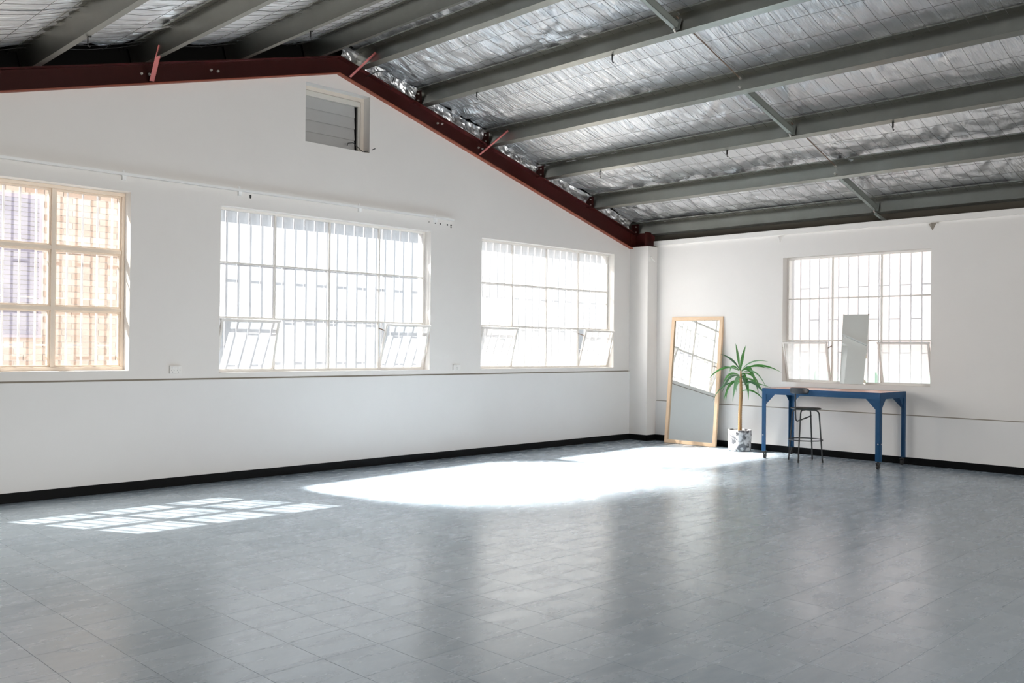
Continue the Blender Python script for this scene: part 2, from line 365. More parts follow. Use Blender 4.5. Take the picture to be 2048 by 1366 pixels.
# bridging and rods in the line halfway up the room
def slope_pt(x, off): return Vector((x, -3.77, RT(x)+off))
for xa, xb, n in ((-5.13, -4.21, 'top'), (-3.08, -2.03, 'middle'), (-.96, .13, 'lowest')):
    a, b = slope_pt(xa+.01, .02), slope_pt(xb-.01, .02); d = (b-a); Lg = d.length; ang = atan2(d.z, d.x)
    M = Matrix.Translation(a) @ Matrix.Rotation(-ang, 4, 'Y')
    o = MB().box(0, Lg, -.022, -.018, 0, .075, M).box(0, Lg, -.022, .022, 0, .004, M).box(0, Lg, -.022, .022, .071, .075, M).box(Lg-.004, Lg, -.05, .05, -.01, .10, M).box(0, .004, -.05, .05, -.01, .10, M).build('bridging', M_bridge)
    MB().tube([b+Vector((-.03, 0, 0)), b+Vector((.0, 0, -.03))], .010, 6).build('bolt', M_bolt, o)
    tag(o, 'dark steel bridging channel between two purlins, %s of the three' % n, 'brace', 'purlin bridging')
o = MB().tube([(.14, -3.77, 3.13), (.30, -3.83, 3.05)], .02, 4).build('bridging', M_bridge)
tag(o, 'short dark bridging piece from the lowest purlin to the right wall', 'brace', 'purlin bridging')
for xa, xb, n in ((-4.21, -3.08, 'upper'), (-2.03, -.96, 'lower')):
    o = MB().tube([slope_pt(xa, .15), slope_pt(xb+.005, .12)], .007, 6).build('tie_rod', M_rod)
    e = slope_pt(xb, .12)
    MB().tube([e, e+Vector((-.03, 0, .008))], .013, 6).build('nut', M_bolt, o)
    MB().tube([e+Vector((-.002, 0, -.09)), e+Vector((-.028, 0, -.085))], .013, 6).build('nut', M_bolt, o)
    tag(o, 'thin rusty tie rod between two purlins, the %s one' % n, 'rod', 'purlin tie rods')
# fly braces
for a, b, n in (((-5.26, -.075, RB(-5.26)+.02), (-5.12, -.36, RT(-5.12)+.10), 'beside the ridge'), ((-3.25, -.075, RB(-3.25)+.02), (-3.09, -.43, RT(-3.09)+.12), 'halfway down the right slope'),
                ((-7.53, -.075, RB(-7.53)+.02), (-7.61, -.44, RT(-7.61)+.08), 'on the left slope')):
    a, b = Vector(a), Vector(b); d = (b-a).normalized()
    s_ = d.cross(Vector((0, 0, 1))).normalized(); M = Matrix((s_, d, s_.cross(d))).transposed().to_4x4(); M.translation = a
    o = MB().box(-.022, .022, 0, (b-a).length, -.002, .002, M).box(-.022, -.018, 0, (b-a).length, -.002, .026, M).build('fly_brace', M_redlight)
    tag(o, 'pale red steel strap from rafter to purlin %s' % n, 'brace', 'fly braces')
# small black hooks under the purlins
for x, y, lb in ((-4.21, -2.97, 'second right purlin, nearer the camera'), (-4.21, -.99, 'second right purlin, by the gable'), (-2.03, -1.02, 'fourth right purlin, by the gable'),
                 (-2.03, -2.93, 'fourth right purlin, middle one'), (-2.03, -4.86, 'fourth right purlin, nearest the camera'), (-8.59, -1.2, 'fourth purlin left of the ridge'), (-6.61, -1.29, 'second purlin left of the ridge')):
    z = RT(x); h = MB()
    h.box(.055, .06, -.008, .008, -.055, .0).box(.055, .083, -.008, .008, -.004, .002).box(.079, .083, -.008, .008, -.002, .018)
    h.tube([(.0575, 0, -.05), (.06, 0, -.075), (.072, 0, -.082), (.082, 0, -.07)], .004, 6)
    s_ = -.2733 if x > -5.4 else .262
    o = h.build('hook', M_blackp); o.location = (x, y, z + s_*.06)
    tag(o, 'small black hook hanging under the '+lb, 'hook', 'purlin hooks')
# loose cable at the rafter
cb = [(-5.03, -.07, 4.49), (-4.95, -.16, 4.55), (-4.82, -.22, 4.56), (-4.73, -.20, 4.53), (-4.70, -.12, 4.47), (-4.68, -.075, 4.42)]
tag(MB().tube(cb, .006, 6).build('cable', M_blackp, smooth=True), 'loose black cable looping out of the red rafter', 'cable')

# ------------------------------------------------------------ foil ceiling
px = sorted([p[0] for p in PR]+[p[0] for p in PL]+[X0-.3, .95])
def sag(x):
    for a, b in zip(px, px[1:]):
        if a <= x <= b:
            t = (x-a)/(b-a); return .045*4*t*(1-t)
    return 0
def foil_z(x, y, amp=1):
    z = RT(x)+PD+.012 - sag(x)
    if abs(x+5.38) < .3: z += .0
    # pleats running down the slope, gathered towards the gable
    w = .35+1.0*math.exp(-max(0, -y-.1)/.8)
    z += .014*w*noise.noise(Vector((x*.8, y*7, 3.1)))
    # long soft creases and sharp crumples in patches
    p = Vector((x*1.1, y*1.5, 0)); q = p + Vector((noise.noise(p*1.3), noise.noise(p*1.3+Vector((9, 2, 5))), 0))*.9
    patch = max(0, min(1, .35+1.6*noise.noise(Vector((x*.7, y*.6, 8)))))
    z += .044*patch*(1-2*abs(noise.noise(q*2.0))) + .030*patch*(1-2*abs(noise.noise(q*4.6+Vector((3, 1, 2)))))
    z += .004*noise.noise(Vector((x*16, y*16, 1)))
    return z
ceil = struct(empty('ceiling', (-5.38, -7, 4.6)))
def foil_sheet(xa, xb, ya, yb, dx, dy, dz):
    nx = max(2, int(abs(xb-xa)/dx)); ny = max(2, int(abs(yb-ya)/dy)); vs = []
    for j in range(ny+1):
        y = ya+(yb-ya)*j/ny
        for i in range(nx+1):
            x = xa+(xb-xa)*i/nx; vs.append((x+5.38, y+7, foil_z(x, y)-4.6+dz))
    fs = [(j*(nx+1)+i, j*(nx+1)+i+1, (j+1)*(nx+1)+i+1, (j+1)*(nx+1)+i) for j in range(ny) for i in range(nx)]
    return MB().add(vs, fs).build('foil_sheet', M_foil, ceil, smooth=True, recalc=False)
k = 0; y = .0
while y > Y1:
    yb = max(Y1-.05, y-1.33); near = y > -6.5
    dy = .03 if near else .12; dx = .035 if near else .15
    foil_sheet(-5.38, .80, y, yb-.03, dx, dy, .004*(k % 2))
    foil_sheet(-5.38, X0-.1, y-(.03 if k == 0 else 0), yb-.03, dx, dy, .004*(k % 2))
    y = yb; k += 1
# foil folded down behind the rafter on the right slope
vs = []; n = 160
for j in range(9):
    for i in range(n+1):
        x = -5.30+5.35*i/n; t = j/8
        zt, zb = RT(x)+PD+.01-sag(x)*.6, RT(x)-.005
        vs.append((x+5.38, 7+.0+.10*t + .045*noise.noise(Vector((x*9, t*3, 4)))+.02*noise.noise(Vector((x*25, t*9, 1))), zt+(zb-zt)*t-4.6))
MB().add(vs, [(j*(n+1)+i, j*(n+1)+i+1, (j+1)*(n+1)+i+1, (j+1)*(n+1)+i) for j in range(8) for i in range(n)]).build('foil_sheet', M_foil, ceil, smooth=False, recalc=False)
# the wire mesh that carries the foil
def wires(xa, xb):
    mb = MB(); y = -.05
    nseg = 26
    while y > Y1:
        jit = random.uniform(-.01, .01)
        pts = [(x+5.38, y+jit+7, RT(x)+PD-.004-sag(x)-4.6) for x in [xa+(xb-xa)*i/nseg for i in range(nseg+1)]]
        mb.tube(pts, .0019, 3, cap=False); y -= .155
    nl = int(abs(xb-xa)/.31)
    for i in range(1, nl):
        x = xa+(xb-xa)*i/nl
        mb.tube([(x+5.38, yy+7, RT(x)+PD-.008-sag(x)-4.6) for yy in (-.02, -3.5, -7, -10.5, Y1)], .0019, 3, cap=False)
    stuff(mb.build('safety_mesh', M_wire, ceil, recalc=False))
wires(-5.36, .75); wires(-5.40, X0-.1)

# ------------------------------------------------------------ windows
def pane(mb_axis, name, m, parent, a0, a1, z0, z1, c):
    if mb_axis == 1: mb = MB().add([(a0, c, z0), (a1, c, z0), (a1, c, z1), (a0, c, z1)], [(0, 1, 2, 3)])
    else: mb = MB().add([(c, a0, z0), (c, a1, z0), (c, a1, z1), (c, a0, z1)], [(0, 1, 2, 3)])
    return mb.build(name, m, parent, recalc=False)

# window_1: timber frame, 3 x 3 fixed panes
w = struct(empty('window_1', (W1[0], .13, W1[2])))
ox_, oz_ = w.location.x, w.location.z
def L1(mb): return mb
x0, x1, z0, z1 = W1
fr = MB(); F0, F1 = .0, .078
fr.box(0, x1-x0, F0, F1+.01, 0, .035).box(0, x1-x0, F0, F1+.01, z1-z0-.032, z1-z0).box(0, .025, F0, F1+.01, .035, z1-z0-.032).box(x1-x0-.025, x1-x0, F0, F1+.01, .035, z1-z0-.032)
fr.build('window_frame', M_cream, w, bevel=.004)
cw = (x1-x0-.05+.035)/3; ch = (z1-z0-.067+.035)/3
for i in (1, 2):
    xx = .025+i*cw-.035; MB().box(xx, xx+.035, F0+.005, F1, .035, z1-z0-.032).build('mullion', M_cream, w, bevel=.003)
for j in (1, 2):
    zz = .035+j*ch-.035; MB().box(.025, x1-x0-.025, F0+.009, F1-.004, zz, zz+.035).build('transom', M_cream, w, bevel=.003)
for i in range(3):
    for j in range(3):
        xa, xb = .025+i*cw, .025+(i+1)*cw-.035; za, zb = .035+j*ch, .035+(j+1)*ch-.035
        s_ = MB(); b = .016; y0_, y1_ = F0+.03, F1-.01
        s_.box(xa, xb, y0_, y1_, za, za+b).box(xa, xb, y0_, y1_, zb-b, zb).box(xa, xa+b, y0_, y1_, za+b, zb-b).box(xb-b, xb, y0_, y1_, za+b, zb-b)
        so_ = s_.build('sash', M_cream, w, bevel=.002)
        pane(1, 'pane', G_clear, so_, xa+b, xb-b, za+b, zb-b, .05)

def steel_window(name, axis, a0, a1, z0, z1, c, sgn, ncol, glass, hop_glass, hoppers, rows=3):
    """axis 1: spans x at y=c; axis 0: spans y at x=c. sgn: direction into the room along the normal."""
    w = struct(empty(name, (a0, c, z0) if axis == 1 else (c, a0, z0)))
    Wd, H = a1-a0, z1-z0
    def bx(mb, p0, p1, n0, n1, q0, q1):
        if axis == 1: mb.box(p0, p1, min(n0*sgn, n1*sgn), max(n0*sgn, n1*sgn), q0, q1)
        else: mb.box(min(n0*sgn, n1*sgn), max(n0*sgn, n1*sgn), p0, p1, q0, q1)
        return mb
    fr = MB(); t = .026
    bx(fr, 0, Wd, -.02, .016, 0, t); bx(fr, 0, Wd, -.02, .016, H-t, H); bx(fr, 0, t, -.02, .016, t, H-t); bx(fr, Wd-t, Wd, -.02, .016, t, H-t)
    fr.build('window_frame', M_steelw, w, bevel=.002)
    cw, ch = Wd/ncol, H/rows
    for i in range(1, ncol): bx(MB(), cw*i-.009, cw*i+.009, -.018, .018, t, H-t).build('mullion', M_steelw, w, bevel=.002)
    for j in range(1, rows): bx(MB(), t, Wd-t, -.016, .015, ch*j-.008, ch*j+.008).build('glazing_bar', M_steelw, w, bevel=.002)
    for i in range(ncol):
        for j in range(rows):
            if j == 0 and i in hoppers: continue
            pane(axis, 'pane', glass, w, cw*i+.004, cw*(i+1)-.004, ch*j+.004, ch*(j+1)-.004, 0)
    for i in hoppers:      # bottom hung, leaning into the room
        e = empty('hopper_sash', (cw*i, 0, .012) if axis == 1 else (0, cw*i, .012), w)
        ang = atan2(.145, .55)
        e.rotation_euler = (ang*(-1 if sgn > 0 else 1), 0, 0) if axis == 1 else (0, ang*(1 if sgn > 0 else -1), 0)
        h = ch-.012; s_ = MB(); b = .024
        bx(s_, .012, cw-.012, -.014, .014, 0, b); bx(s_, .006, cw-.006, -.016, .02, h-b, h); bx(s_, .012, .012+b, -.014, .014, b, h-b); bx(s_, cw-.012-b, cw-.012, -.014, .014, b, h-b)
        s_.build('sash_frame', M_steelw, e, bevel=.002)
        pane(axis, 'pane', hop_glass, e, .03, cw-.03, b-.004, h-b+.004, 0)
        for q in (.003, cw-.003):      # side stay
            st = bx(MB(), q-.002, q+.002, -.13, .0, h-.09, h-.078); st.build('stay', M_rod, e)
    return w
steel_window('window_2', 1, *W2, .13, -1, 4, G_frost, G_frost, (0, 3))
steel_window('window_3', 1, *W3, .13, -1, 4, G_frost3, G_frost3, (0, 3))
steel_window('window_4', 0, *YW, XR+.13, -1, 3, G_side, G_sidefrost, (0, 2))

# security grilles outside each window
def grille(name_lb, axis, a0, a1, z0, z1, c, pitch=.1366, phase=0.0, edge=None):
    g = empty('security_grille', (a0, c, z0) if axis == 1 else (c, a0, z0)); tag(g, name_lb, 'grille', 'window security grilles')
    H = z1-z0; s_ = .0075; n = int((a1-a0-phase)/pitch)+1
    def bar(p, w_, q0, q1, nm):
        mb = MB().box(p-w_, p+w_, -s_, s_, q0, q1) if axis == 1 else MB().box(-s_, s_, p-w_, p+w_, q0, q1)
        mb.build(nm, M_bar, g)
    ps = [phase+pitch*i for i in range(n)]
    for p in ps: bar(p, s_, -.03, H+.03, 'bar')
    for i, (p, q) in enumerate(zip(ps, ps[1:])):
        for j, zr in enumerate((1.375, 1.812, 2.243)):
            if (i+j) % 2 == 0:
                zz = zr-z0
                mb = MB().box(p+s_, q-s_, -s_+.001, s_-.001, zz-s_, zz+s_) if axis == 1 else MB().box(-s_+.001, s_-.001, p+s_, q-s_, zz-s_, zz+s_)
                mb.build('rung', M_bar, g)
    if edge is not None: bar(edge, .02, -.03, H+.03, 'edge_plate')
    return g
grille('white bar grille outside the cream timber window at left', 1, *W1, .275, phase=.075)
grille('white bar grille outside the middle steel window', 1, *W2, .275, phase=.064)
grille('white bar grille outside the steel window nearest the corner', 1, *W3, .275, phase=.064)
grille('pale bar grille outside the right wall window behind the table', 0, *YW, XR+.27, phase=.069, edge=1.962)

# unseen window bank behind the camera, added to carry the gable's fill light
steel_window('window_fill', 1, -11.05, -3.95, .78, 3.12, Y1-.1, 1, 9, G_side, G_side, ())
# louvred vent high in the gable
v = struct(empty('window_5', (VT[0], .12, VT[2]))); vw, vh = VT[1]-VT[0], VT[3]-VT[2]
MB().box(0, vw, .0, .09, vh-.045, vh).box(vw-.045, vw, 0, .09, 0, vh-.045).box(0, .03, 0, .09, 0, vh-.045).box(0, vw, 0, .09, 0, .02).build('window_frame', mat('vent_frame', (.66, .60, .53), .5), v, bevel=.003)
MB().box(.03, vw-.045, .01, .05, vh-.105, vh-.047).box(vw-.075, vw-.047, .01, .05, .02, vh-.105).build('inner_frame', mat('pale_inner_frame', (.62, .60, .55), .5), v, bevel=.003)
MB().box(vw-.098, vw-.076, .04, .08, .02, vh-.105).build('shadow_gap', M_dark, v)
for k in range(4):
    zb = .022+.1315*k; M = Matrix.Translation((0, .04, zb)) @ Matrix.Rotation(-.10, 4, 'X')
    MB().box(.03, vw-.099, -.002, .003, 0, .137, M).build('slat', M_slat, v, bevel=.001)
MB().box(0, vw, .10, .12, 0, vh).build('backing', M_dark, v)
cb = [(vw-.25, -.01, .06), (vw-.26, -.04, .085), (vw-.20, -.06, .095), (vw-.12, -.05, .05), (vw-.05, -.04, .015), (vw+.01, -.07, .03), (vw+.06, -.13, .06)]
tag(MB().tube([(VT[0]+a, .10+b, VT[2]+c) for a, b, c in cb], .005, 6).build('cable', M_blackp, smooth=True), 'thin black cable curled on the sill of the high louvred vent', 'cable')

# ------------------------------------------------------------ wall fittings
o = empty('wall_rail', (-9.9, -.02, 2.99)); tag(o, 'thin white rail fixed along the left wall above the windows', 'rail')
MB().box(0, 6.25, -.032, -.01, -.012, .012).box(0, 6.25, -.004, .004, .010, .016).build('rail', M_conduit, o)
for x in (-8.95, -7.76, -6.57, -5.065, -3.93):
    MB().box(x+9.9-.018, x+9.9+.018, -.012, .02, -.055, .002).box(x+9.9-.012, x+9.9+.012, .012, .02, .01, .045).build('bracket', M_conduit, o, bevel=.002)
for x0_, x1_, za, zb, n, lb in ((-7.292, -7.175, 1.105, 1.185, 2, 'white double power socket left of the middle window'), (-3.61, -3.49, 1.10, 1.172, 1, 'white power socket between the two steel windows')):
    o = empty('power_socket', (x0_, 0, za)); tag(o, lb, 'socket')
    MB().box(0, x1_-x0_, -.022, 0, 0, zb-za).build('face_plate', M_trim, o, bevel=.003)
    for i in range(n):
        c = (x1_-x0_)*(i+.5)/n
        MB().box(c-.006, c+.006, -.027, -.021, .052, .064).build('rocker', M_conduit, o)
        sl = MB(); 
        for a, z_, ta in ((-.012, .034, .5), (.012, .034, -.5), (0, .016, 0)):
            sl.box(-.0012, .0012, -.0225, -.0218, -.006, .006, Matrix.Translation((c+a, 0, z_)) @ Matrix.Rotation(ta, 4, 'Y'))
        sl.build('pin_slot', M_blackp, o)
for y_, s_, lb in ((-2.403, .035, 'small white wedge bracket above the right window, left one'), (-4.435, .045, 'grey wedge bracket above the right window, right one')):
    mb = MB().add([(0, -s_, 0), (0, s_, 0), (-.05, 0, 0), (0, 0, -.085)], [(0, 1, 2), (0, 3, 1), (1, 3, 2), (2, 3, 0)]).box(-.02, 0, -s_-.03, s_*.2, .0, .008)
    o = mb.build('wedge_bracket', M_groove if y_ < -4 else M_trim); o.location = (XR, y_, 2.955); tag(o, lb, 'bracket')

# ------------------------------------------------------------ furniture
# big floor mirror
M_wood = mat('pale_timber', (.78, .56, .37), .5, var=.12, vscale=14)
M_mirror = mat('mirror_silver', (.86, .89, .88), .015, metal=1)
P0 = Vector((.012, -.660, 0)); P1 = Vector((.035, -1.528, 0)); ax = (P1-P0).normalized(); Wm = (P1-P0).length; Hm = 1.878
lean = .098
nrm = Vector((ax.y, -ax.x, 0)).normalized()        # into the room (-x)
upv = (Vector((0, 0, 1)) - nrm*lean).normalized(); nn = ax.cross(upv)
if nn.x > 0: nn = -nn
mo = empty('floor_mirror'); mo.matrix_world = Matrix(((ax.x, nn.x, upv.x, P0.x), (ax.y, nn.y, upv.y, P0.y), (ax.z, nn.z, upv.z, .003), (0, 0, 0, 1)))
tag(mo, 'tall floor mirror in pale timber frame leaning on the right wall', 'mirror')
fw = .052; dp = .04
for nm, b in (('frame_rail', (0, Wm, -dp, 0, 0, fw)), ('frame_rail', (0, Wm, -dp, 0, Hm-fw, Hm)), ('frame_stile', (0, fw, -dp, 0, fw, Hm-fw)), ('frame_stile', (Wm-fw, Wm, -dp, 0, fw, Hm-fw))):
    MB().box(*b).build(nm, M_wood, mo, bevel=.002)
MB().add([(fw-.002, -.022, fw-.002), (Wm-fw+.002, -.022, fw-.002), (Wm-fw+.002, -.022, Hm-fw+.002), (fw-.002, -.022, Hm-fw+.002)], [(0, 1, 2, 3)]).build('mirror_glass', M_mirror, mo, recalc=False)
MB().box(.01, Wm-.01, -dp+.002, -.03, .01, Hm-.01).build('backing_board', M_groove, mo)

# small mirror sheet on the sill
sm = empty('small_mirror', (.268, -3.262, .967)); tl = .092
sm.rotation_euler = (0, tl, 0); tag(sm, 'small frameless mirror sheet standing on the sill of the right window', 'mirror')
MB().box(-.004, 0, -.345, 0, 0, .905).build('mirror_glass', M_mirror, sm); MB().box(.0005, .004, -.344, -.001, .001, .904).build('backing_board', M_groove, sm)
MB().box(-.006, .006, -.012, .0, .895, .909).box(-.006, .006, -.345, -.333, .895, .909).build('clip', M_rod, sm)

# blue work table on castors
M_blue = mat('blue_enamel', (.003, .048, .125), .5, spec=.3, var=.12, vscale=6)
M_chip = mat('chipped_edge', (.30, .30, .28), .7)
M_top = mat('worn_table_top', (.50, .25, .17), .30, var=.25, vscale=5)
M_rub = mat('castor_rubber', (.02, .02, .02), .5); M_chrome = mat('castor_steel', (.7, .7, .7), .25, metal=.9)
TX0, TX1, TY0, TY1, TZ = -.585, .165, -4.16, -2.62, .902
t = empty('work_table', ((TX0+TX1)/2, (TY0+TY1)/2, 0)); tag(t, 'blue steel work table on castors below the right window', 'table')
hx, hy = (TX1-TX0)/2, (TY1-TY0)/2; lw = .055
for k, yy in enumerate([-hy+.012+(2*hy-.024)/5*i for i in range(5)]):
    MB().box(-hx+.012, hx-.012, yy+.0008, yy+(2*hy-.024)/5-.0008, TZ-.022, TZ+.001).build('plank', M_top, t, bevel=.0015)
ap = MB()
for (a, b, c, d) in ((-hx, hx, -hy, -hy+.006), (-hx, hx, hy-.006, hy), (-hx, -hx+.006, -hy, hy), (hx-.006, hx, -hy, hy)): ap.box(a, b, c, d, TZ-.075, TZ+.002)
ap.build('apron', M_blue, t, bevel=.001)
for sx in (-1, 1):
    for sy in (-1, 1):
        cx, cy = sx*hx, sy*hy
        xa, xb = sorted((cx, cx-sx*lw)); ya, yb = sorted((cy, cy-sy*lw))
        ex, ey = cx+sx*.0015, cy+sy*.0015
        lg = MB().box(xa, xb, min(ey, ey-sy*.007), max(ey, ey-sy*.007), .095, TZ-.001).box(min(ex, ex-sx*.007), max(ex, ex-sx*.007), ya, yb, .095, TZ-.001)
        lg.box(xa+.004, xb-.004, ya+.004, yb-.004, .095, .10)
        lo = lg.build('leg', M_blue, t)
        g = MB(); a = .12
        yf = cy-sy*.007; g.prism([(cx-sx*lw, TZ-.075), (cx-sx*(lw+a), TZ-.075), (cx-sx*lw, TZ-.075-a*1.05)], 1, min(yf, yf-sy*.004), max(yf, yf-sy*.004))
        xf = cx-sx*.007; g.prism([(cy-sy*lw, TZ-.075), (cy-sy*(lw+a), TZ-.075), (cy-sy*lw, TZ-.075-a*1.05)], 0, min(xf, xf-sx*.004), max(xf, xf-sx*.004))
        g.build('gusset', M_blue, t)
        MB().tube([(cx-sx*.02, cy+sy*.001, .30), (cx-sx*.02, cy+sy*.009, .30)], .008, 8).build('adjusting_bolt', M_chrome, lo)
        MB().tube([(cx+sx*.001, cy-sy*.02, .30), (cx+sx*.009, cy-sy*.02, .30)], .008, 8).build('adjusting_bolt', M_chrome, lo)
        # castor
        kx, ky = cx-sx*.03-.005, cy-sy*.03+.0
        c = empty('castor', (kx, ky, 0), t)
        MB().tube([(0, -.011, .030), (0, .011, .030)], .030, 20).build('wheel', M_rub, c, smooth=False)
        MB().tube([(0, -.0125, .030), (0, .0125, .030)], .015, 14).build('hub', M_chrome, c)
        MB().box(-.018, .022, -.016, -.0135, .022, .075).box(-.018, .022, .0135, .016, .022, .075).box(-.025, .025, -.022, .022, .073, .079).tube([(0, 0, .079), (0, 0, .096)], .012, 10).build('fork', M_rub, c)
# stool
M_bk = mat('black_steel', (.012, .014, .016), .45); M_seat = mat('black_seat', (.018, .028, .026), .35)
C = Vector((-.4625, -3.162, 0)); st = empty('bar_stool', C); tag(st, 'black bar stool with round seat in front of the blue table', 'stool')
MB().lathe([(.001, .650), (.150, .650), (.180, .658), (.187, .665), (.184, .672), (.15, .675), (.001, .672)], n=40).build('seat', M_seat, st, smooth=True)
for dx_, dy_ in ((-.022, .219), (-.238, -.027), (.242, .03), (.0175, -.221)):
    d = Vector((dx_, dy_, 0)); dn = d.normalized(); R0 = d.length
    pts = [d, dn*(R0-.005)+Vector((0, 0, .05)), dn*.175+Vector((0, 0, .585))]
    for k in range(1, 7):
        a = pi/2*k/6; pts.append(dn*(.175-.055*(1-cos(a))) + Vector((0, 0, .585+.06*sin(a))))
    pts.append(dn*.02+Vector((0, 0, .646)))
    lo = MB().tube(pts, .0088, 10).build('leg', M_bk, st, smooth=True)
    MB().tube([d+Vector((0, 0, .0)), d*.995+Vector((0, 0, .018))], .0095, 10).build('foot_cap', M_blackp, lo)
rp = [(.205*cos(2*pi*k/40), .205*sin(2*pi*k/40), .272) for k in range(41)]
MB().tube(rp, .0065, 8, cap=False).build('footrest_ring', M_bk, st, smooth=True)
px_, py_ = -.195, .035
pp = [(px_-.012, py_, .90), (px_-.010, py_, .80), (px_-.004, py_, .60)]
for k in range(1, 6):
    a = pi/2*k/5; pp.append((px_+.05*(1-cos(a)), py_, .56-.05*sin(a)))
pp += [(.03, .03, .535), (.20, .028, .56)]
MB().tube(pp, .0088, 10).build('backrest_post', M_bk, st, smooth=True)
vs = []; nu, nv = 22, 8          # curved pad
for side in (0, 1):
    for j in range(nv+1):
        for i in range(nu+1):
            a = -1+2*i/nu; b = -1+2*j/nv
            # superellipse rounded outline
            m_ = max(abs(a), abs(b)); k_ = (abs(a)**5+abs(b)**5)**(1/5) if m_ > 0 else 1
            s_ = m_/k_ if k_ else 1
            yy = a*s_*.127; zz = b*s_*.038
            xx = .22*(yy**2)/.127*2.2 - (.014 if side else 0) + .010*(m_**6)*(1 if side else -1)*.6
            vs.append((px_-.018+xx, py_-.01+yy-.02, .893+zz))
NN = (nu+1)*(nv+1); fs = []
for side in (0, 1):
    for j in range(nv):
        for i in range(nu):
            q = [side*NN+j*(nu+1)+i, side*NN+j*(nu+1)+i+1, side*NN+(j+1)*(nu+1)+i+1, side*NN+(j+1)*(nu+1)+i]; fs.append(tuple(q if side else q[::-1]))
edge = [i for i in range(nu+1)] + [j*(nu+1)+nu for j in range(1, nv+1)] + [nv*(nu+1)+i for i in range(nu-1, -1, -1)] + [j*(nu+1) for j in range(nv-1, 0, -1)]
for a, b in zip(edge, edge[1:]+edge[:1]): fs.append((a, b, b+NN, a+NN))
MB().add(vs, fs).build('backrest', mat('backrest_black', (.02, .024, .03), .4), st, smooth=True)

# potted plant
A = Vector((-.06, -1.98, 0)); pl = empty('potted_plant', A); tag(pl, 'potted yucca with drooping green leaves beside the floor mirror', 'plant')
RTv = Vector((.7074, -.7068, 0)); NV = Vector((.7068, .7074, 0))
def marble():
    m = mat('marbled_pot', (.8, .8, .8), .5); nt = m.node_tree; N = nt.nodes; L = nt.links; b = N['Principled BSDF']; tc = N[m['tc']]
    n = N.new('ShaderNodeTexNoise'); n.inputs['Scale'].default_value = 6.5; n.inputs['Detail'].default_value = 5; n.inputs['Distortion'].default_value = 1.6; n.inputs['Roughness'].default_value = .6
    mp = N.new('ShaderNodeMapping'); mp.inputs['Location'].default_value = (.05, .62, .3); L.new(tc.outputs['Object'], mp.inputs[0]); L.new(mp.outputs[0], n.inputs['Vector'])
    c = N.new('ShaderNodeValToRGB'); e = c.color_ramp.elements; e[0].position = .44; e[0].color = (.05, .05, .055, 1); e[1].position = .55; e[1].color = (.62, .63, .64, 1)
    x = e.new(.49); x.color = (.35, .35, .36, 1)
    L.new(n.outputs['Fac'], c.inputs[0]); L.new(c.outputs[0], b.inputs['Base Color']); return m
po = MB().lathe([(.001, .002), (.135, .002), (.150, .008), (.153, .03), (.155, .12), (.158, .24), (.160, .288), (.155, .292), (.148, .288), (.146, .24), (.001, .24)], n=40, wob=.05).build('pot', marble(), pl, smooth=True)
MB().lathe([(.001, .262), (.08, .265), (.147, .258)], n=30, wob=.02).build('soil', mat('soil', (.05, .035, .025), .95, bump=.6, bscale=60), pl, smooth=True)
def L2(a, z, d=0): return RTv*a + NV*d + Vector((0, 0, z))
trk = [L2(.004, .25), L2(.003, .36), L2(.002, .46), L2(.004, .56), L2(.008, .66), L2(.013, .76), L2(.012, .86), L2(.008, 1.0), L2(.008, 1.13)]
rd = [.026, .025, .024, .0235, .023, .022, .020, .016, .006]
pts = []; rds = []
for a, b, ra, rb in zip(trk, trk[1:], rd, rd[1:]):
    for k in range(6):
        t_ = k/6; pts.append(a.lerp(b, t_)); rds.append((ra+(rb-ra)*t_)*(1.0+.10*((k % 2) == 0)))
M_bark = mat('ringed_bark', (.42, .25, .11), .8, var=.35, vscale=18, bump=.5, bscale=50)
MB().tube(pts, rds, 14).build('trunk', M_bark, pl, smooth=True)
M_leaf = mat('leaf_green', (.075, .27, .055), .35, var=.45, vscale=9)
M_leafd = mat('leaf_dark', (.05, .15, .06), .4, var=.4, vscale=9)
M_leafp = mat('leaf_pale', (.20, .40, .20), .4, var=.3, vscale=9)
